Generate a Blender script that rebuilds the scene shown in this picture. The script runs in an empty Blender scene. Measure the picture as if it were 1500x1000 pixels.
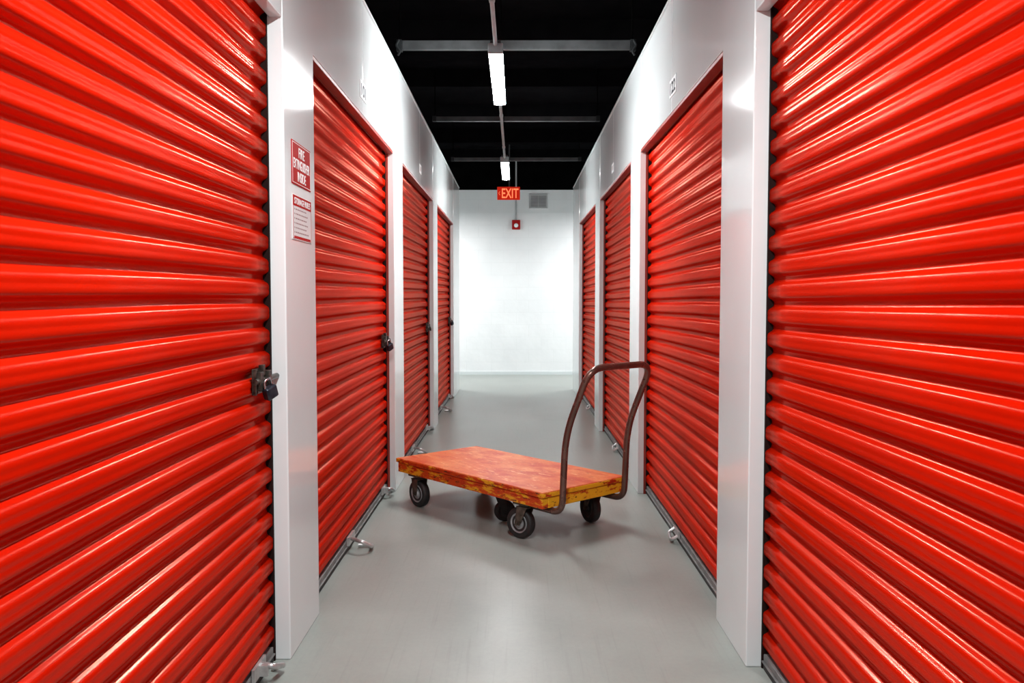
import bpy, bmesh, math, random
from mathutils import Vector, Matrix
random.seed(4)
S = bpy.context.scene
C = S.collection
PI = math.pi
try:
    S.view_settings.view_transform = 'Standard'
    S.view_settings.look = 'None'
except Exception:
    pass

# ------------------------------------------------------------------ helpers
def box(bm, x0, x1, y0, y1, z0, z1):
    v = [bm.verts.new((x, y, z)) for x in (x0, x1) for y in (y0, y1) for z in (z0, z1)]
    for f in ((0,1,3,2),(4,6,7,5),(0,4,5,1),(2,3,7,6),(0,2,6,4),(1,5,7,3)):
        bm.faces.new([v[i] for i in f])

def tube(bm, pts, r, n=12, caps=True):
    pts = [Vector(p) for p in pts]
    rings = []
    t0 = (pts[1]-pts[0]).normalized()
    ref = Vector((0,0,1)) if abs(t0.z) < .9 else Vector((1,0,0))
    u = t0.cross(ref).normalized()
    for i, p in enumerate(pts):
        if i == 0: t = (pts[1]-pts[0]).normalized()
        elif i == len(pts)-1: t = (pts[-1]-pts[-2]).normalized()
        else: t = ((pts[i+1]-p).normalized()+(p-pts[i-1]).normalized()).normalized()
        u = (u - t*u.dot(t)).normalized()
        w = t.cross(u)
        rings.append([bm.verts.new(p+u*r*math.cos(2*PI*k/n)+w*r*math.sin(2*PI*k/n)) for k in range(n)])
    for a, b in zip(rings, rings[1:]):
        for k in range(n):
            bm.faces.new((a[k], a[(k+1)%n], b[(k+1)%n], b[k]))
    if caps:
        bm.faces.new(rings[0]); bm.faces.new(list(reversed(rings[-1])))

def fillet(pts, radii, seg=8):
    pts = [Vector(p) for p in pts]
    out = [pts[0]]
    for i in range(1, len(pts)-1):
        p, a, b = pts[i], (pts[i-1]-pts[i]), (pts[i+1]-pts[i])
        la, lb = a.length, b.length
        a.normalize(); b.normalize()
        ang = a.angle(b)
        d = min(radii[i-1]/math.tan(ang/2), la*.49, lb*.49)
        for k in range(seg+1):
            t = k/seg
            out.append((p+a*d)*(1-t)**2 + p*2*t*(1-t) + (p+b*d)*t*t)
    out.append(pts[-1])
    return out

def lathe(bm, prof, axis='y', n=32, cen=(0,0,0)):
    cen = Vector(cen)
    rings = []
    for r, h in prof:
        ring = []
        for k in range(n):
            a = 2*PI*k/n
            c, s = r*math.cos(a), r*math.sin(a)
            p = {'y': (c, h, s), 'z': (c, s, h), 'x': (h, c, s)}[axis]
            ring.append(bm.verts.new(cen+Vector(p)))
        rings.append(ring)
    for a, b in zip(rings, rings[1:]):
        for k in range(n):
            bm.faces.new((a[k], a[(k+1)%n], b[(k+1)%n], b[k]))
    bm.faces.new(rings[0]); bm.faces.new(rings[-1])

def obj(name, bm, m, parent=None, smooth=False, bevel=0, seg=2):
    bmesh.ops.recalc_face_normals(bm, faces=bm.faces)
    me = bpy.data.meshes.new(name)
    bm.to_mesh(me); bm.free()
    for mm in (m if isinstance(m, (list, tuple)) else [m]): me.materials.append(mm)
    if smooth:
        for p in me.polygons: p.use_smooth = True
        try: me.set_sharp_from_angle(angle=math.radians(60))
        except Exception: pass
    o = bpy.data.objects.new(name, me)
    C.objects.link(o)
    if parent: o.parent = parent
    if bevel:
        md = o.modifiers.new('bevel', 'BEVEL'); md.width = bevel; md.segments = seg
        md.limit_method = 'ANGLE'; md.angle_limit = math.radians(40)
    return o

def B(*boxes):
    bm = bmesh.new()
    for b in boxes: box(bm, *b)
    return bm

def tag(o, label=None, cat=None, group=None, kind=None):
    if label: o['label'] = label
    if cat: o['category'] = cat
    if group: o['group'] = group
    if kind: o['kind'] = kind
    return o

def empty(name, loc=(0,0,0), rz=0, mat=None):
    o = bpy.data.objects.new(name, None)
    C.objects.link(o)
    o.empty_display_size = .05
    if mat is not None: o.matrix_world = mat
    else:
        o.location = loc; o.rotation_euler = (0,0,rz)
    return o

def copy_tree(o, parent=None):
    c = o.copy(); C.objects.link(c)
    if parent: c.parent = parent
    for ch in list(o.children): copy_tree(ch, c)
    return c

def frame_at(loc, side):
    if side == 'left':  cols = ((0,1,0),(0,0,1),(1,0,0))
    elif side == 'right': cols = ((0,-1,0),(0,0,1),(-1,0,0))
    else: cols = ((1,0,0),(0,0,1),(0,-1,0))
    m = Matrix.Identity(4)
    for j, c in enumerate(cols):
        for i in range(3): m[i][j] = c[i]
    m.translation = Vector(loc)
    return m

def text_obj(name, body, cx, cy, w, h, z, m, parent, bold=.004):
    cu = bpy.data.curves.new('font_curve', 'FONT')
    cu.body = body; cu.size = 1; cu.extrude = .004; cu.offset = bold
    t = bpy.data.objects.new('font_tmp', cu); C.objects.link(t)
    dg = bpy.context.evaluated_depsgraph_get(); dg.update()
    me = bpy.data.meshes.new_from_object(t.evaluated_get(dg))
    bpy.data.objects.remove(t); bpy.data.curves.remove(cu)
    xs = [v.co.x for v in me.vertices]; ys = [v.co.y for v in me.vertices]
    x0, x1, y0, y1 = min(xs), max(xs), min(ys), max(ys)
    for v in me.vertices:
        v.co.x = cx + ((v.co.x-x0)/(x1-x0)-.5)*w
        v.co.y = cy + ((v.co.y-y0)/(y1-y0)-.5)*h
        v.co.z = z + (0.0008 if v.co.z > 0 else 0)
    me.name = name
    me.materials.clear(); me.materials.append(m)
    o = bpy.data.objects.new(name, me); C.objects.link(o); o.parent = parent
    return o

# ------------------------------------------------------------------ materials
def pmat(name, c1, c2=None, scale=6, rough=.5, rvar=0, metal=0, bump=0, bscale=40, stretch=(1,1,1),
         lo=.35, hi=.65, coat=0, emit=None, estr=0, spec=.5, detail=6):
    m = bpy.data.materials.new(name); m.use_nodes = True
    nt = m.node_tree; N = nt.nodes; L = nt.links
    b = N['Principled BSDF']
    tc = N.new('ShaderNodeTexCoord'); mp = N.new('ShaderNodeMapping')
    mp.inputs['Scale'].default_value = stretch
    L.new(tc.outputs['Object'], mp.inputs['Vector'])
    nz = N.new('ShaderNodeTexNoise'); nz.inputs['Scale'].default_value = scale; nz.inputs['Detail'].default_value = detail
    L.new(mp.outputs['Vector'], nz.inputs['Vector'])
    if c2 is None: c2 = tuple(min(1, c*1.12) for c in c1)
    cr = N.new('ShaderNodeValToRGB')
    cr.color_ramp.elements[0].position = lo; cr.color_ramp.elements[1].position = hi
    cr.color_ramp.elements[0].color = (*c1, 1); cr.color_ramp.elements[1].color = (*c2, 1)
    L.new(nz.outputs['Fac'], cr.inputs['Fac'])
    L.new(cr.outputs['Color'], b.inputs['Base Color'])
    b.inputs['Metallic'].default_value = metal
    b.inputs['Specular IOR Level'].default_value = spec
    b.inputs['Coat Weight'].default_value = coat
    b.inputs['Coat Roughness'].default_value = .1
    if rvar:
        mr = N.new('ShaderNodeMapRange'); mr.inputs['To Min'].default_value = max(0, rough-rvar); mr.inputs['To Max'].default_value = rough+rvar
        L.new(nz.outputs['Fac'], mr.inputs['Value']); L.new(mr.outputs['Result'], b.inputs['Roughness'])
    else: b.inputs['Roughness'].default_value = rough
    if bump:
        n2 = N.new('ShaderNodeTexNoise'); n2.inputs['Scale'].default_value = bscale; n2.inputs['Detail'].default_value = 4
        L.new(mp.outputs['Vector'], n2.inputs['Vector'])
        bp = N.new('ShaderNodeBump'); bp.inputs['Strength'].default_value = bump; bp.inputs['Distance'].default_value = .01
        L.new(n2.outputs['Fac'], bp.inputs['Height']); L.new(bp.outputs['Normal'], b.inputs['Normal'])
    if emit:
        b.inputs['Emission Color'].default_value = (*emit, 1); b.inputs['Emission Strength'].default_value = estr
    return m

def door_paint():
    m = bpy.data.materials.new('red_door_enamel'); m.use_nodes = True
    nt = m.node_tree; N = nt.nodes; L = nt.links
    N.remove(N['Principled BSDF']); out = N['Material Output']
    tc = N.new('ShaderNodeTexCoord')
    nz = N.new('ShaderNodeTexNoise'); nz.inputs['Scale'].default_value = 1.6; nz.inputs['Detail'].default_value = 5
    L.new(tc.outputs['Object'], nz.inputs['Vector'])
    cr = N.new('ShaderNodeValToRGB')
    cr.color_ramp.elements[0].position = .3; cr.color_ramp.elements[1].position = .7
    cr.color_ramp.elements[0].color = (.40,.0056,.0005,1); cr.color_ramp.elements[1].color = (.48,.0092,.0007,1)
    L.new(nz.outputs['Fac'], cr.inputs['Fac'])
    df = N.new('ShaderNodeBsdfDiffuse'); L.new(cr.outputs['Color'], df.inputs['Color'])
    gl = N.new('ShaderNodeBsdfGlossy'); gl.inputs['Color'].default_value = (1,.44,.32,1)
    mp = N.new('ShaderNodeMapping'); mp.inputs['Scale'].default_value = (1,1.2,3); L.new(tc.outputs['Object'], mp.inputs['Vector'])
    n2 = N.new('ShaderNodeTexNoise'); n2.inputs['Scale'].default_value = 1.5; n2.inputs['Detail'].default_value = 3
    L.new(mp.outputs['Vector'], n2.inputs['Vector'])
    r2 = N.new('ShaderNodeMapRange'); r2.inputs['From Min'].default_value = .3; r2.inputs['From Max'].default_value = .7
    r2.inputs['To Min'].default_value = .16; r2.inputs['To Max'].default_value = .23
    L.new(n2.outputs['Fac'], r2.inputs['Value']); L.new(r2.outputs['Result'], gl.inputs['Roughness'])
    lw = N.new('ShaderNodeLayerWeight'); lw.inputs['Blend'].default_value = .35
    mr = N.new('ShaderNodeMapRange'); mr.inputs['To Min'].default_value = .06; mr.inputs['To Max'].default_value = .29
    L.new(lw.outputs['Fresnel'], mr.inputs['Value'])
    mx = N.new('ShaderNodeMixShader')
    L.new(mr.outputs['Result'], mx.inputs['Fac']); L.new(df.outputs[0], mx.inputs[1]); L.new(gl.outputs[0], mx.inputs[2])
    L.new(mx.outputs[0], out.inputs['Surface'])
    return m

M = {}
M['red'] = door_paint()
M['reflectred'] = pmat('painted_red_reflection', (.22,.030,.022), (.30,.045,.032), scale=6, rough=.5, spec=.2)  # paints the red door reflection seen in the white door surround
M['track'] = pmat('dark_guide_track', (.010,.004,.0035), (.016,.006,.005), rough=.7, spec=.1)
M['white'] = pmat('white_metal_panel', (.64,.695,.70), (.69,.745,.75), scale=1.2, rough=.10, rvar=.02, bump=.006, bscale=4, spec=.36)
M['black'] = pmat('black_paint', (.0015,.0015,.0015), (.003,.003,.003), rough=.9, spec=0)
M['ceil'] = pmat('black_ceiling_paint', (.003,.003,.0035), (.005,.005,.0055), rough=.9, spec=0)
M['rubber'] = pmat('black_rubber', (.010,.010,.011), (.022,.021,.02), scale=30, rough=.6)
M['galv'] = pmat('galvanised_steel', (.42,.42,.42), (.62,.62,.61), scale=25, rough=.35, metal=.7, rvar=.1)
M['dullsteel'] = pmat('dull_bottom_bar', (.13,.13,.13), (.22,.22,.215), scale=14, rough=.5, metal=.3)
M['olive'] = pmat('tarnished_steel', (.012,.010,.008), (.10,.09,.075), scale=45, rough=.35, metal=.6, rvar=.1)
M['chrome'] = pmat('chrome', (.40,.40,.42), rough=.22, metal=1)
M['lockbody'] = pmat('dark_lock_body', (.010,.012,.022), (.045,.05,.065), scale=45, rough=.28, metal=.55)
M['grey'] = pmat('grey_painted_steel', (.05,.054,.056), (.075,.08,.083), scale=8, rough=.6, spec=.1)
M['dimgrey'] = pmat('dim_grey_steel', (.018,.02,.021), (.03,.033,.035), scale=8, rough=.6, spec=.05)
M['conduit'] = pmat('pale_grey_conduit', (.30,.41,.43), (.36,.48,.50), scale=8, rough=.6, spec=.1)
M['handle'] = pmat('worn_brown_tube', (.11,.058,.046), (.20,.115,.09), scale=7, rough=.27, rvar=.06, metal=.6)
M['caster'] = pmat('grimy_caster_steel', (.05,.04,.03), (.17,.15,.12), scale=30, rough=.5, metal=.7)
M['hub'] = pmat('grey_wheel_hub', (.24,.25,.26), (.42,.44,.45), scale=30, rough=.45, metal=.3)
M['signred'] = pmat('sign_red', (.36,.004,.004), (.40,.006,.005), rough=.6, spec=.03)
M['signwhite'] = pmat('sign_white', (.78,.83,.83), rough=.5, spec=.1)
M['noticewhite'] = pmat('notice_offwhite', (.62,.62,.62), rough=.5, spec=.08)
M['platewhite'] = pmat('plate_pale', (.62,.66,.67), rough=.5, spec=.1)
M['signgrey'] = pmat('sign_faint_print', (.28,.19,.19), rough=.5, spec=.1)
M['ink'] = pmat('dark_ink', (.01,.01,.02), rough=.5, spec=.05)
M['tube'] = pmat('glowing_diffuser', (.9,.9,.9), rough=.4, emit=(.97,1,1), estr=165)
M['tubefar'] = pmat('glowing_diffuser_far', (.9,.9,.9), rough=.4, emit=(.97,1,1), estr=110)  # far diffuser, same material with weaker emission
M['exit'] = pmat('exit_glow_red', (.40,.012,.006), rough=.5, emit=(1,.035,.012), estr=.36, spec=.05)
M['exitletter'] = pmat('exit_letters', (.5,.1,.05), rough=.5, emit=(1,.20,.08), estr=1.35, spec=.05)
M['alarm'] = pmat('alarm_red', (.36,.008,.008), rough=.45, spec=.2)
M['vent'] = pmat('vent_grey', (.42,.43,.44), (.5,.51,.52), rough=.5)
M['ventdark'] = pmat('vent_shadow_grey', (.10,.10,.11), rough=.7)

def floor_mat():
    m = bpy.data.materials.new('painted_concrete'); m.use_nodes = True
    nt = m.node_tree; N = nt.nodes; L = nt.links; b = N['Principled BSDF']
    tc = N.new('ShaderNodeTexCoord')
    def noise(scale, det, stretch=(1,1,1), rough=.55, rot=0):
        mp = N.new('ShaderNodeMapping'); mp.inputs['Scale'].default_value = stretch
        mp.inputs['Rotation'].default_value = (0,0,rot)
        L.new(tc.outputs['Object'], mp.inputs['Vector'])
        n = N.new('ShaderNodeTexNoise'); n.inputs['Scale'].default_value = scale; n.inputs['Detail'].default_value = det
        n.inputs['Roughness'].default_value = rough
        L.new(mp.outputs['Vector'], n.inputs['Vector']); return n
    def ramp(src, p0, p1, c0, c1):
        r = N.new('ShaderNodeValToRGB')
        r.color_ramp.elements[0].position = p0; r.color_ramp.elements[1].position = p1
        r.color_ramp.elements[0].color = (*c0,1); r.color_ramp.elements[1].color = (*c1,1)
        L.new(src, r.inputs['Fac']); return r
    def mix(fac, a, c, mode='MIX'):
        x = N.new('ShaderNodeMix'); x.data_type = 'RGBA'; x.blend_type = mode
        if isinstance(fac, float): x.inputs['Factor'].default_value = fac
        else: L.new(fac, x.inputs['Factor'])
        for sock, v in ((x.inputs[6], a), (x.inputs[7], c)):
            if isinstance(v, tuple): sock.default_value = (*v,1)
            else: L.new(v, sock)
        return x.outputs[2]
    n1 = noise(2.2, 5, (1,.8,1), rough=.55)
    base = ramp(n1.outputs['Fac'], .28, .72, (.255,.28,.258), (.34,.365,.34))
    n2 = noise(60, 6, (1,.7,1), .7)
    sc = ramp(n2.outputs['Fac'], .3, .7, (.90,.90,.90), (1,1,1))
    col = mix(.7, base.outputs['Color'], sc.outputs['Color'], 'MULTIPLY')
    for rot, st_ in ((.5, (40,1.1,1)), (-1.0, (36,.9,1))):
        ns = noise(1.6, 2, st_, .5, rot)
        rs = ramp(ns.outputs['Fac'], .60, .76, (1,1,1), (.80,.80,.79))
        col = mix(.4, col, rs.outputs['Color'], 'MULTIPLY')
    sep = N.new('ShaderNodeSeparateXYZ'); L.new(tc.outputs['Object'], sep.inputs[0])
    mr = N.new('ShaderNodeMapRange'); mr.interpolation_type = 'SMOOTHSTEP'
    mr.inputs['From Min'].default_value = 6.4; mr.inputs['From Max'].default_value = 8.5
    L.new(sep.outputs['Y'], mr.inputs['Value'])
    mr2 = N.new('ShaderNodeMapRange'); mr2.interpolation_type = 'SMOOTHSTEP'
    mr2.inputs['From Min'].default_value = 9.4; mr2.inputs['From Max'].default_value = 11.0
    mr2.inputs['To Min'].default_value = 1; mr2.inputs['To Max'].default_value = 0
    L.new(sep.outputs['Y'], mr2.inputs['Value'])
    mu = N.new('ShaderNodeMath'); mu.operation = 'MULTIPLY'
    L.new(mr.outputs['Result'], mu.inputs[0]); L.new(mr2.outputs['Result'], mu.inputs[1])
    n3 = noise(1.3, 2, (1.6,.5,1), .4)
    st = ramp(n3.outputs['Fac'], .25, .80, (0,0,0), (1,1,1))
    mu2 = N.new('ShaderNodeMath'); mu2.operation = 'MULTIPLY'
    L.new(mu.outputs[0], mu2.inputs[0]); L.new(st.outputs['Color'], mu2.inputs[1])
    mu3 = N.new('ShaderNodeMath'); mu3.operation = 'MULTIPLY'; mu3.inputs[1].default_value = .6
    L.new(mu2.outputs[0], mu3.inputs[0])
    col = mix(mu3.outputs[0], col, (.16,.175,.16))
    L.new(col, b.inputs['Base Color'])
    rr = N.new('ShaderNodeMapRange'); rr.inputs['From Min'].default_value = .3; rr.inputs['From Max'].default_value = .7
    rr.inputs['To Min'].default_value = .29; rr.inputs['To Max'].default_value = .37
    L.new(n1.outputs['Fac'], rr.inputs['Value']); L.new(rr.outputs['Result'], b.inputs['Roughness'])
    b.inputs['Specular IOR Level'].default_value = .36
    bp = N.new('ShaderNodeBump'); bp.inputs['Strength'].default_value = .10; bp.inputs['Distance'].default_value = .008
    n4 = noise(9, 6); L.new(n4.outputs['Fac'], bp.inputs['Height']); L.new(bp.outputs['Normal'], b.inputs['Normal'])
    return m

def deck_mat(name, layers, rough=.4, stretch=(1,3,3), spec=.3):
    m = bpy.data.materials.new(name); m.use_nodes = True
    nt = m.node_tree; N = nt.nodes; L = nt.links; b = N['Principled BSDF']
    tc = N.new('ShaderNodeTexCoord')
    col = None
    for i, lay in enumerate(layers):
        if i == 0: col = lay[0]; continue
        c, s, lo, hi = lay[:4]; stv = lay[4] if len(lay) > 4 else stretch
        mp = N.new('ShaderNodeMapping'); mp.inputs['Scale'].default_value = stv
        mp.inputs['Location'].default_value = (i*3.7, i*1.3, i*2.1)
        L.new(tc.outputs['Object'], mp.inputs['Vector'])
        n = N.new('ShaderNodeTexNoise'); n.inputs['Scale'].default_value = s; n.inputs['Detail'].default_value = 8; n.inputs['Roughness'].default_value = .65
        L.new(mp.outputs['Vector'], n.inputs['Vector'])
        r = N.new('ShaderNodeMapRange'); r.inputs['From Min'].default_value = lo; r.inputs['From Max'].default_value = hi
        L.new(n.outputs['Fac'], r.inputs['Value'])
        x = N.new('ShaderNodeMix'); x.data_type = 'RGBA'
        L.new(r.outputs['Result'], x.inputs['Factor'])
        if isinstance(col, tuple): x.inputs[6].default_value = (*col,1)
        else: L.new(col, x.inputs[6])
        x.inputs[7].default_value = (*c,1)
        col = x.outputs[2]
        if i == 1:
            bp = N.new('ShaderNodeBump'); bp.inputs['Strength'].default_value = .1; bp.inputs['Distance'].default_value = .004
            L.new(n.outputs['Fac'], bp.inputs['Height']); L.new(bp.outputs['Normal'], b.inputs['Normal'])
    L.new(col, b.inputs['Base Color'])
    b.inputs['Roughness'].default_value = rough
    b.inputs['Specular IOR Level'].default_value = spec
    return m

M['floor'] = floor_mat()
M['decktop'] = deck_mat('worn_orange_deck', [((.60,.115,.026),0,0,0), ((.70,.24,.09),3.5,.42,.62), ((.50,.045,.010),4,.47,.62),
        ((.78,.40,.20),12,.58,.66,(1,4,3)), ((.26,.06,.026),26,.62,.70), ((.58,.09,.025),9,.56,.66,(1.5,2,3)), ((.34,.09,.04),10,.62,.68,(6,1.5,3))], rough=.38, stretch=(1,1.5,3), spec=.24)
M['deckside'] = deck_mat('chipped_deck_edge', [((.58,.065,.008),0,0,0), ((.78,.38,.016),9,.49,.54), ((.46,.028,.006),14,.51,.57), ((.10,.026,.010),24,.59,.64)], rough=.45, stretch=(.8,.8,2.6))
M['deckend'] = deck_mat('yellow_deck_end', [((.80,.40,.015),0,0,0), ((.66,.22,.012),9,.56,.66), ((.46,.026,.007),12,.55,.60), ((.11,.03,.010),26,.62,.66)], rough=.45, stretch=(.9,.9,2.4))

def brick_white():
    m = pmat('white_painted_block', (.80,.825,.835), (.87,.893,.90), scale=1.6, rough=.5, spec=.3, detail=9)
    nt = m.node_tree; N = nt.nodes; L = nt.links; b = N['Principled BSDF']
    tc = N.new('ShaderNodeTexCoord')
    mp = N.new('ShaderNodeMapping'); mp.inputs['Rotation'].default_value = (PI/2,0,0)
    L.new(tc.outputs['Object'], mp.inputs['Vector'])
    bt = N.new('ShaderNodeTexBrick'); bt.inputs['Scale'].default_value = 1
    bt.inputs['Brick Width'].default_value = .4; bt.inputs['Row Height'].default_value = .2
    bt.inputs['Mortar Size'].default_value = .007; bt.inputs['Mortar Smooth'].default_value = .6
    bt.inputs['Color1'].default_value = (1,1,1,1); bt.inputs['Color2'].default_value = (.99,.99,.99,1); bt.inputs['Mortar'].default_value = (.965,.965,.965,1)
    L.new(mp.outputs['Vector'], bt.inputs['Vector'])
    src = b.inputs['Base Color'].links[0].from_socket
    x = N.new('ShaderNodeMix'); x.data_type = 'RGBA'; x.blend_type = 'MULTIPLY'; x.inputs['Factor'].default_value = 1
    L.new(src, x.inputs[6]); L.new(bt.outputs['Color'], x.inputs[7])
    L.new(x.outputs[2], b.inputs['Base Color'])
    nz = N.new('ShaderNodeTexNoise'); nz.inputs['Scale'].default_value = 7
    L.new(tc.outputs['Object'], nz.inputs['Vector'])
    ad = N.new('ShaderNodeMath'); ad.operation = 'MULTIPLY_ADD'; ad.inputs[1].default_value = -.08
    L.new(bt.outputs['Fac'], ad.inputs[0]); L.new(nz.outputs['Fac'], ad.inputs[2])
    bp = N.new('ShaderNodeBump'); bp.inputs['Strength'].default_value = .4; bp.inputs['Distance'].default_value = .01
    L.new(ad.outputs[0], bp.inputs['Height']); L.new(bp.outputs['Normal'], b.inputs['Normal'])
    return m
M['block'] = brick_white()

# ------------------------------------------------------------------ setting
W = .76; TOP = 2.69; HEAD = 2.13; CEIL = 3.4; YB = 13.72; YE = 11.45
PITCH = 2.52; OPEN = 2.10; REC = .822
def struct(name, bm, m, bevel=0):
    o = obj(name, bm, m, None, bevel=bevel); o['kind'] = 'structure'; return o

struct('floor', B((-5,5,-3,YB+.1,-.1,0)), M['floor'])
cb = B((-5,5,-3,YB+.1,CEIL,CEIL+.1))
for k in range(11): box(cb, -5, 5, -1.9+k*1.45, -1.83+k*1.45, CEIL-.16, CEIL)
struct('ceiling', cb, M['ceil'])
struct('wall_back', B((-5,5,YB,YB+.1,0,2.955)), M['block'])
struct('wall_back_upper', B((-5,5,YB,YB+.1,2.955,CEIL)), M['black'])
struct('baseboard_back', B((-5,5,YB-.012,YB,0,.05)), M['white'])

def wall(name, s, shift):
    bm = bmesh.new()
    def bx(a0, a1, y0, y1, z0, z1):
        x0, x1 = sorted((s*a0, s*a1)); box(bm, x0, x1, y0, y1, z0, z1)
    ends = [2.82+shift+PITCH*k for k in range(4)]
    bx(W, W+.10, -3, ends[0]-OPEN, 0, TOP)
    for k, e in enumerate(ends):
        bx(W+.002, W+.045, e-OPEN, e-OPEN*.5-.0015, HEAD, TOP-.003)
        bx(W+.002, W+.045, e-OPEN*.5+.0015, e, HEAD, TOP-.003)
        y1 = ends[k+1]-OPEN if k < 3 else YE
        bx(W, W+.10, e, y1, 0, TOP)
    bx(W+.1, 5, YE-.1, YE, 0, TOP)
    return struct(name, bm, M['white'], bevel=.004)
wall('wall_left', -1, 0)
wall('wall_right', 1, -.05)
struct('trim_1', B((-W-.11,-W+.004,-3,YE+.004,TOP,TOP+.012)), M['white'])
struct('trim_2', B((W-.004,W+.11,-3,YE+.004,TOP,TOP+.012)), M['white'])

# ------------------------------------------------------------------ roll-up doors
H = OPEN/2
def curtain_bm():
    bm = bmesh.new()
    p = .0765; A = .0106
    z0, z1 = .055, 2.22
    per = 32
    rows = int((z1-z0)/p*per); cols = 16
    y0, y1 = -H+.014, H-.014
    grid = []
    for i in range(rows+1):
        z = z0+(z1-z0)*i/rows
        ph = (z/p) % 1
        t = 2*PI*ph
        r = []
        h = .84*math.tanh(2.4*(math.sin(t)+.42)) + .16*math.sin(t)
        h -= .12*math.exp(-((ph-.25)/.08)**2)      # shallow flute along the middle of each rib
        for j in range(cols+1):
            y = y0+(y1-y0)*j/cols
            x = A*h + .0012*math.sin(2.3*y+z*2.1)*math.cos(1.7*y-z*1.3)
            zz = z + .0045*math.sin(1.9*y+.8*math.sin(z*2.2))*math.sin(PI*(z-z0)/(z1-z0))
            r.append(bm.verts.new((x, y, zz)))
        grid.append(r)
    for a, b in zip(grid, grid[1:]):
        for j in range(cols):
            bm.faces.new((a[j], a[j+1], b[j+1], b[j]))
    return bm

def make_latch(d):
    bm = B((.0135,.0185,.825,.950,.920,1.000), (.0185,.038,.840,.872,.932,.990), (.0185,.042,.915,.942,.934,.990), (.0185,.028,.825,.833,.920,1.000), (.0185,.034,.880,.902,.976,1.010))
    for yy in (.858,.930):
        for zz in (.927,.994):
            lathe(bm, [(.006,.0186),(.006,.022),(.003,.0235)], 'x', 10, (0,yy,zz))
    lt = obj('latch', bm, M['olive'], d, bevel=.0015)
    bm = bmesh.new()
    tube(bm, [(.028,.81,.962),(.028,1.046,.962)], .0095, 12)
    tube(bm, fillet([(.030,.895,.962),(.048,.895,.962),(.050,.895,.930)], [.012]), .007, 10)
    obj('bolt', bm, M['olive'], lt, smooth=True)

def make_door(side, red_reflection):
    d = empty('door_1')
    c = obj('curtain', curtain_bm(), M['red'], d, smooth=True)
    md = c.modifiers.new('thick', 'SOLIDIFY'); md.thickness = .001; md.offset = -1
    for s in (-1, 1):
        a, b = sorted((s*(H-.0105), s*H))
        obj('guide_track', B((-.036, .012, a, b, 0, 2.2)), M['track'], d)
    if red_reflection:  # added strips colour the header underside and jambs like reflected door red
        obj('head_reflection', B((.014,.058,-H+.002,H-.002,HEAD-.016,HEAD-.0005)), M['reflectred'], d, bevel=.002)
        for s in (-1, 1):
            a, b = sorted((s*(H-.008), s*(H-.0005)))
            obj('jamb_reflection', B((.0125,.026,a,b,0,HEAD-.017)), M['reflectred'], d)
    obj('bottom_bar', B((-.014,.009,-H+.018,H-.018,.026,.052), (-.014,.016,-H+.018,H-.018,.026,.031)), M['dullsteel'], d, bevel=.002)
    obj('bottom_seal', B((-.012,.010,-H+.016,H-.016,0,.025)), M['rubber'], d, bevel=.004)
    if side == 'left':
        make_latch(d)
        bm = B((.011,.024,-.26,-.12,.034,.074))
        tube(bm, fillet([(.02,-.22,.062),(.085,-.28,.062),(.128,-.25,.030),(.118,-.16,.012),(.05,-.17,.014)], [.03,.03,.03], 8), .0095, 12)
        obj('pull_handle', bm, M['galv'], d, smooth=True)
        bm = B((.011,.020,.79,.91,.036,.078), (.018,.045,.84,.855,.036,.07))
        tube(bm, fillet([(.018,.87,.062),(.060,.86,.060),(.068,.94,.030),(.03,.96,.014)], [.02,.02], 6), .0095, 12)
        obj('floor_hook', bm, M['galv'], d, smooth=True)
    else:
        bm = B((.011,.020,-.06,.07,.032,.066))
        tube(bm, fillet([(.016,-.045,.055),(.048,-.04,.035),(.050,.045,.018),(.018,.05,.040)], [.018,.018], 8), .0085, 12)
        obj('pull_handle', bm, M['galv'], d, smooth=True)
    return d

ordn = ['nearest', 'second', 'third', 'farthest']
doors = {}
n = 0
for side, s, sh in (('left', -1, 0), ('right', 1, -.05)):
    proto = None
    for k in range(4):
        n += 1
        if k < 2: d = proto = make_door(side, k > 0)
        else: d = copy_tree(proto)
        d.name = 'door_%d' % n
        d.location = (s*REC, 2.82+sh+PITCH*k-H, 0)
        d.rotation_euler = (0,0,0 if s < 0 else PI)
        d['kind'] = 'structure'
        d['label'] = '%s red corrugated roll-up door along the %s wall of the aisle' % (ordn[k], side)
        d['category'] = 'roll-up door'
        d['group'] = 'red roll-up storage doors'
        doors[(side, k)] = d

def make_padlock():
    r = empty('padlock')
    obj('body', B((-.014,.014,-.022,.022,-.048,-.006)), M['lockbody'], r, bevel=.007, seg=3)
    bm = bmesh.new()
    tube(bm, fillet([(0,-.014,-.012),(0,-.014,.018),(0,.014,.018),(0,.014,-.012)], [.012,.012], 8), .0045, 10)
    obj('shackle', bm, M['chrome'], r, smooth=True)
    return r
pl = make_padlock()
for i, (k, lab) in enumerate(((0, 'dark padlock with steel shackle on the nearest left roll-up door latch'),
                (1, 'dark padlock on latch of second left door, behind the sign column'),
                (3, 'tiny dark padlock on the farthest left roll-up door'))):
    o = pl if i == 0 else copy_tree(pl)
    d = doors[('left', k)]
    o.location = (d.location.x+.052, d.location.y+.868, .950)
    o.rotation_euler = (math.radians(24),math.radians(8),math.radians(-30))
    tag(o, lab, 'padlock', 'padlocks on the left doors')

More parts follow.
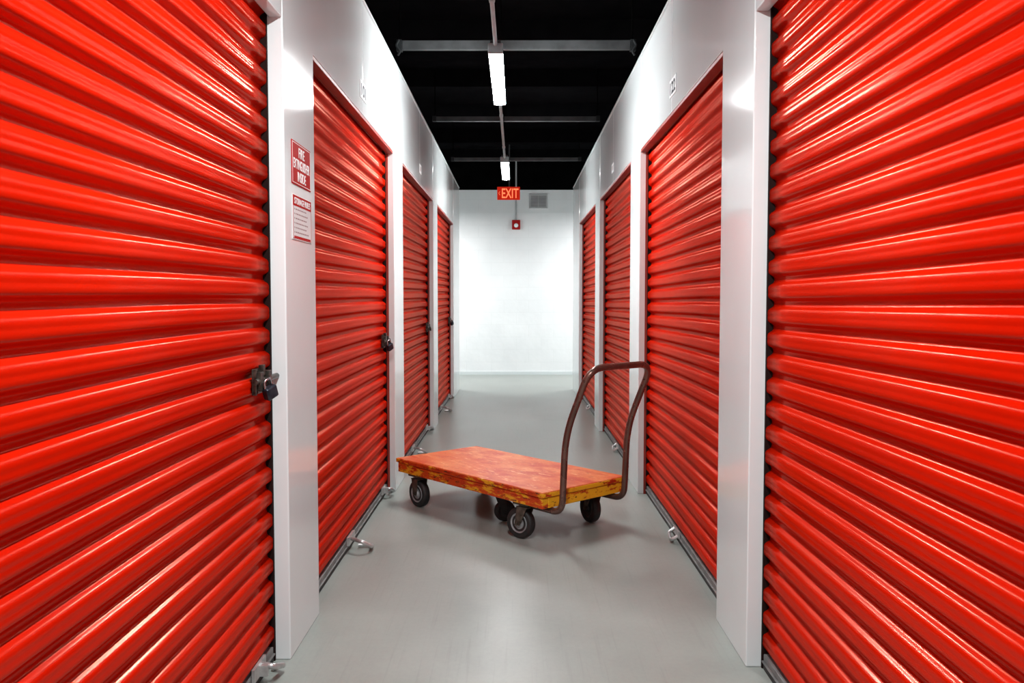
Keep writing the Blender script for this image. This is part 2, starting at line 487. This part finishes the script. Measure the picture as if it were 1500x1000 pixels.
# ------------------------------------------------------------------ signs on the left column
def panel(bm, w, h, t=.003): box(bm, -w/2, w/2, -h/2, h/2, 0.0, t); return bm
sg = tag(empty('fire_extinguisher_sign', mat=frame_at((-W, 3.035, 1.682), 'left')),
         'red sign reading FIRE EXTINGUISHER INSIDE on white column beside nearest left door', 'sign')
obj('panel', panel(bmesh.new(), .26, .148), M['signred'], sg, bevel=.001)
bm = bmesh.new()
for a in (-1, 1):
    box(bm, -.124, .124, a*.068-.0008, a*.068+.0008, .003, .0036)
    box(bm, a*.124-.0010, a*.124+.0010, -.0688, .0688, .003, .0036)
obj('border', bm, M['signwhite'], sg)
text_obj('lettering', 'FIRE', 0, .041, .080, .034, .003, M['signwhite'], sg)
text_obj('lettering', 'EXTINGUISHER', 0, -.001, .222, .034, .003, M['signwhite'], sg)
text_obj('lettering', 'INSIDE', 0, -.043, .112, .034, .003, M['signwhite'], sg)

sg = tag(empty('storage_rules_sign', mat=frame_at((-W, 3.038, 1.497), 'left')),
         'white STORAGE RULES notice with red heading below the red extinguisher sign', 'sign')
obj('panel', panel(bmesh.new(), .265, .155), M['noticewhite'], sg, bevel=.001)
bm = bmesh.new()
box(bm, -.127, .127, .038, .073, .003, .0036)
for a in (-1, 1):
    box(bm, -.127, .127, a*.073-.0010, a*.073+.0010, .003, .0034)
    box(bm, a*.1265-.0014, a*.1265+.0014, -.074, .074, .003, .0034)
box(bm, -.115, .115, -.0715, -.0645, .003, .0034)
obj('heading_band', bm, M['signred'], sg)
text_obj('lettering', 'STORAGE RULES', 0, .0555, .22, .022, .0036, M['signwhite'], sg)
bm = bmesh.new()
for k, ln in enumerate((.13,.17,.15,.175,.14,.18)):
    y = .027-k*.0158
    box(bm, -.111, -.105, y-.0028, y+.0028, .003, .0034)
    x = -.094; rnd = random.Random(k)
    while x < -.094+ln:
        w = rnd.uniform(.008,.022); box(bm, x, x+w, y-.0022, y+.0022, .003, .0034); x += w+.006
obj('fine_print', bm, M['signgrey'], sg)

def plate(loc, side, num, lab):
    r = tag(empty('unit_number_plate', mat=frame_at(loc, side)), lab, 'number plate', 'unit number plates above the doors')
    if num:
        obj('plate', panel(bmesh.new(), .17, .085), M['platewhite'], r, bevel=.001)
        text_obj('digits', num, 0, 0, .135, .06, .003, M['ink'], r, bold=.03)
    else:
        obj('plate', panel(bmesh.new(), .12, .07), M['platewhite'], r, bevel=.001)
        bm = bmesh.new()
        for q in (-.03, 0, .03): box(bm, q-.006, q+.006, -.018, .018, .003, .0036)
        obj('digits', bm, M['signgrey'], r)
plate((-W-.002, 4.30, 2.245), 'left', '101', 'white number plate 101 above second left roll-up door')
plate((W+.002, 4.20, 2.245), 'right', '122', 'white number plate 122 above second right roll-up door')
plate((-W-.002, 6.83, 2.245), 'left', None, 'small number plate above third left roll-up door')
plate((W+.002, 6.78, 2.245), 'right', None, 'small number plate above third right roll-up door')

# ------------------------------------------------------------------ platform cart
cart = tag(empty('platform_cart', (-.063, 4.77, 0), math.radians(-48)),
           'worn orange wooden platform cart with brown tube push handle standing in the aisle', 'cart')
HL, HW = .625, .305
obj('deck_board', B((-HL, HL, -HW, HW, .247, .275)), M['decktop'], cart, bevel=.004)
bm = B((-HL+.005,HL-.005,-HW+.004,-HW+.044,.192,.2465), (-HL+.005,HL-.005,HW-.044,HW-.004,.192,.2465),
       (-HL+.005,-HL+.05,-HW+.044,HW-.044,.192,.2465))
obj('frame_rail', bm, M['deckside'], cart, bevel=.004)
obj('end_rail', B((HL-.05,HL-.003,-HW+.044,HW-.044,.192,.2465)), M['deckend'], cart, bevel=.004)
bm = B((-HL-.004,HL+.004,-HW-.004,-HW-.0005,.250,.271), (-HL-.004,HL+.004,HW+.0005,HW+.004,.250,.271),
       (-HL-.004,-HL-.0005,-HW,HW,.250,.271))
obj('edge_strip', bm, M['deckside'], cart, bevel=.0015)
obj('edge_strip', B((HL+.0005,HL+.004,-HW,HW,.250,.271)), M['deckend'], cart, bevel=.0015)
bm = B((-.46,-.36,-HW+.044,HW-.044,.195,.246), (.36,.46,-HW+.044,HW-.044,.195,.246), (.06,.18,-HW+.044,HW-.044,.195,.246))
obj('cross_beam', bm, M['deckside'], cart)
hy = .228
bm = bmesh.new()
tube(bm, fillet([(.42,-hy,.174),(.682,-hy,.174),(.704,-hy,.56),(.862,-hy,.892),(.862,hy,.892),(.704,hy,.56),(.682,hy,.174),(.42,hy,.174)],
     [.07,.60,.10,.10,.60,.07], 14), .0165, 18)
obj('push_handle', bm, M['handle'], cart, smooth=True)
def caster(x, y, rot, swivel, R=.08, dark=False, hubm='hub'):
    w = .3*R
    k = R/.08
    bm = B((-.05*k,.05*k,-.045*k,.045*k,.182,.1945 if dark else .1915))
    off = .03 if swivel else 0
    if swivel: lathe(bm, [(.032*k,.168),(.036*k,.175),(.032*k,.182)], 'z', 20)
    box(bm, -.034*k, .034*k, -.036*k, .036*k, .163, .169)
    for s in (-1, 1):
        a, b = sorted((s*.032*k, s*.036*k))
        v = [(-.03,.165),(.03,.165),(off+.016,R-.008),(off-.016,R-.008)]
        vs = [[bm.verts.new((px, yy, pz)) for px, pz in v] for yy in (a, b)]
        bm.faces.new(vs[0]); bm.faces.new(vs[1][::-1])
        for i in range(4):
            j = (i+1) % 4
            bm.faces.new((vs[0][i], vs[1][i], vs[1][j], vs[0][j]))
    tube(bm, [(off,-.042*k,R),(off,.042*k,R)], .008, 10)
    f = obj('caster', bm, M['rubber'] if dark else M['caster'], cart)
    f.location = (x, y, 0); f.rotation_euler = (0,0,rot)
    bm = bmesh.new()
    lathe(bm, [(.62*R,-w*.8),(.875*R,-w),(.96*R,-w*.8),(R,-w*.4),(R,w*.4),(.96*R,w*.8),(.875*R,w),(.62*R,w*.8)], 'y', 40, (off,0,R))
    obj('tire', bm, M['rubber'], f, smooth=True)
    bm = bmesh.new()
    pr = [(.014*k,-w*1.25),(.018*k,-w*1.2),(.020*k,-w*.9),(.040*k,-w*.72),(.050*k,-w*.98),(.052*k,-w*.8)]
    lathe(bm, pr+[(r, -h) for r, h in reversed(pr)], 'y', 32, (off,0,R))
    obj('hub', bm, M['rubber'] if dark else M[hubm], f, smooth=True)
caster(.44, -.245, math.radians(190), True)
caster(.46, .235, math.radians(165), True, hubm='rubber')
caster(-.472, -.252, 0, False)
caster(-.472, .245, 0, False)
caster(.09, -.120, math.radians(60), True, R=.058, dark=True)  # small all-black caster added for a dark shape under mid-deck

# ------------------------------------------------------------------ ceiling lights and conduits
LX = -.109; LZ = 2.51
def make_light(tm):
    r = empty('ceiling_light')
    obj('housing', B((-.030,.030,-.60,.60,.034,.070)), M['grey'], r, bevel=.006)
    bm = bmesh.new()
    prof = [(-.037,.033),(-.038,.015),(-.031,.003),(-.017,-.002),(.017,-.002),(.031,.003),(.038,.015),(.037,.033)]
    a = [bm.verts.new((x, -.59, z)) for x, z in prof]; b = [bm.verts.new((x, .59, z)) for x, z in prof]
    for i in range(len(prof)-1): bm.faces.new((a[i], a[i+1], b[i+1], b[i]))
    bm.faces.new(a[::-1]); bm.faces.new(b); bm.faces.new((a[0], b[0], b[-1], a[-1]))
    obj('diffuser', bm, tm, r)
    for s in (-1, 1):
        y0, y1 = sorted((s*.591, s*.608))
        obj('end_cap', B((-.040,.040,y0,y1,-.003,.052)), M['conduit'], r, bevel=.005)
        bm = bmesh.new(); tube(bm, [(0,s*.5,.070),(0,s*.5,CEIL-LZ)], .004, 8)
        obj('hanger_rod', bm, M['black'], r)
    return r
l1 = make_light(M['tube']); l1.location = (LX, 5.17, LZ)
tag(l1, 'long glowing strip light hanging from the black ceiling, nearer of the two', 'ceiling light', 'strip lights over the aisle')
l2 = make_light(M['tubefar']); l2.location = (LX, 8.76, LZ)
tag(l2, 'farther small glowing strip light above the exit sign', 'ceiling light', 'strip lights over the aisle')
def conduit(y0, y1, lab):
    r = tag(empty('conduit', (LX, (y0+y1)/2, LZ+.045)), lab, 'conduit', 'electrical conduit runs')
    h = (y1-y0)/2
    bm = bmesh.new(); tube(bm, [(0,-h,0),(0,h,0)], .0105, 12)
    obj('pipe', bm, M['conduit'], r, smooth=True)
    for y in (-h*.55, h*.55):
        bm = bmesh.new(); lathe(bm, [(.014,-.02),(.014,.02)], 'y', 14, (0,y,0))
        obj('coupling', bm, M['conduit'], r, smooth=True)
        bm = bmesh.new(); tube(bm, [(0,y,.014),(0,y,CEIL-LZ-.045)], .003, 8)
        obj('hanger_rod', bm, M['black'], r)
conduit(1.6, 5.17-.609, 'grey conduit from the top of the photo to the near strip light')
conduit(5.17+.609, 8.76-.609, 'grey conduit joining the near strip light to the far one')

def lamp(loc, sx, sy, power, rot=(0,0,0), col=(.97,1,1)):
    d = bpy.data.lights.new('strip_lamp', 'AREA'); d.shape = 'RECTANGLE'; d.size = sx; d.size_y = sy
    d.energy = power; d.color = col
    o = bpy.data.objects.new('strip_lamp', d); C.objects.link(o); o.location = loc; o.rotation_euler = rot
lamp((LX, 1.58, LZ), .08, 1.18, 78)
lamp((LX, -2.0, LZ), .08, 1.18, 34)
lamp((-2.0, 12.55, LZ+.1), 1.2, .09, 90, col=(1,.99,.99))
lamp((2.0, 12.55, LZ+.1), 1.2, .09, 90, col=(1,.99,.99))

# ceiling struts
def make_strut(m, hh, bracket, z):
    st = empty('ceiling_strut')
    obj('channel', B((-.76,.76,-.02,.02,0,.006),(-.76,.76,-.02,-.015,.006,hh),(-.76,.76,.015,.02,.006,hh)), m, st, bevel=.0015)
    for s in (-1, 1):
        a, b = sorted((s*.762, s*.80))
        bm = B((a, b, -.025, .025, -.010 if bracket else 0, hh+.006))
        if bracket:
            tube(bm, fillet([(s*.78,-.03,.06),(s*.80,-.035,.02),(s*.77,-.035,-.02),(s*.79,-.03,-.045)], [.02,.02]), .008, 8)
        obj('end_bracket', bm, M['dimgrey'], st, bevel=.003)
        bm = bmesh.new(); tube(bm, [(s*.775,0,hh),(s*.775,0,CEIL-z)], .005, 8)
        obj('hanger_rod', bm, M['black'], st)
    return st
for y, z, lab, m, hh, br in ((5.8, 2.880, 'wide grey metal strut across the ceiling above the near strip light', 'grey', .058, True),
                (8.25, 2.910, 'thin grey strut across the ceiling just before the far strip light', 'grey', .044, False),
                (10.6, 2.912, 'last and smallest grey strut across the black ceiling', 'grey', .04, False)):
    st = make_strut(M[m], hh, br, z)
    st.location = (0, y, z)
    tag(st, lab, 'ceiling strut', 'grey struts across the ceiling')

# ------------------------------------------------------------------ exit sign, alarm, vent at the far end
ex = tag(empty('exit_sign', mat=frame_at((-.107, 12.2, 2.715), 'back')), 'glowing red EXIT sign with left arrow hanging at the end of the aisle', 'exit sign')
obj('case', B((-.162,.162,-.092,.092,-.025,.0)), M['exit'], ex, bevel=.006)
text_obj('lettering', 'EXIT', .022, 0, .235, .135, .0006, M['exitletter'], ex, bold=.012)
bm = bmesh.new()
for s in (-1, 1):
    v = [(-.142,0),(-.136,0),(-.120,s*.026),(-.126,s*.026)]
    vs = [[bm.verts.new((x,y,z)) for x, y in v] for z in (.0006,.0014)]
    bm.faces.new(vs[0]); bm.faces.new(vs[1])
    for i in range(4):
        j = (i+1)%4; bm.faces.new((vs[0][i],vs[0][j],vs[1][j],vs[1][i]))
obj('arrow', bm, M['exitletter'], ex)
bm = bmesh.new(); tube(bm, [(.01,.092,-.012),(.01,CEIL-2.715,-.012)], .01, 10)
obj('stem', bm, M['grey'], ex, smooth=True)

al = tag(empty('fire_alarm', mat=frame_at((0, YB, 2.40), 'back')), 'small red fire alarm box on the white back wall below the exit sign', 'fire alarm')
obj('case', B((-.066,.066,-.075,.075,0,.05)), M['alarm'], al, bevel=.008)
bm = bmesh.new(); lathe(bm, [(.034,.0505),(.034,.056),(.026,.062)], 'z', 24, (0,-.012,0))
obj('horn', bm, M['signwhite'], al, smooth=True)
bm = bmesh.new(); tube(bm, [(0,.075,.012),(0,CEIL-2.40,.012)], .012, 10)
obj('cable_pipe', bm, M['vent'], al, smooth=True)

vt = tag(empty('wall_vent', mat=frame_at((.355, YB, 2.775), 'back')), 'grey louvred vent grille high on the white back wall', 'vent')
obj('frame', B((-.145,.145,.09,.115,0,.016),(-.145,.145,-.115,-.09,0,.016),(-.145,-.12,-.09,.09,0,.016),(.12,.145,-.09,.09,0,.016)), M['vent'], vt, bevel=.003)
obj('backing', B((-.12,.12,-.09,.09,0,.003)), M['ventdark'], vt)
bm = bmesh.new()
for k in range(8): box(bm, -.119, .119, -.084+k*.0225, -.071+k*.0225, .004, .013)
box(bm, -.004, .004, -.09, .09, .004, .015)
obj('louvre', bm, M['vent'], vt)

# ------------------------------------------------------------------ world and camera
w = bpy.data.worlds.new('World'); S.world = w; w.use_nodes = True
bg = w.node_tree.nodes['Background']; bg.inputs['Color'].default_value = (.97,.985,1,1); bg.inputs['Strength'].default_value = .38

cd = bpy.data.cameras.new('Camera'); cam = bpy.data.objects.new('Camera', cd); C.objects.link(cam)
cd.sensor_width = 36; cd.lens = 30; cd.clip_start = .02
cam.location = (0, 0, 1.215)
cam.rotation_euler = (PI/2-math.atan(62/1250), 0, 6/1250)
S.camera = cam
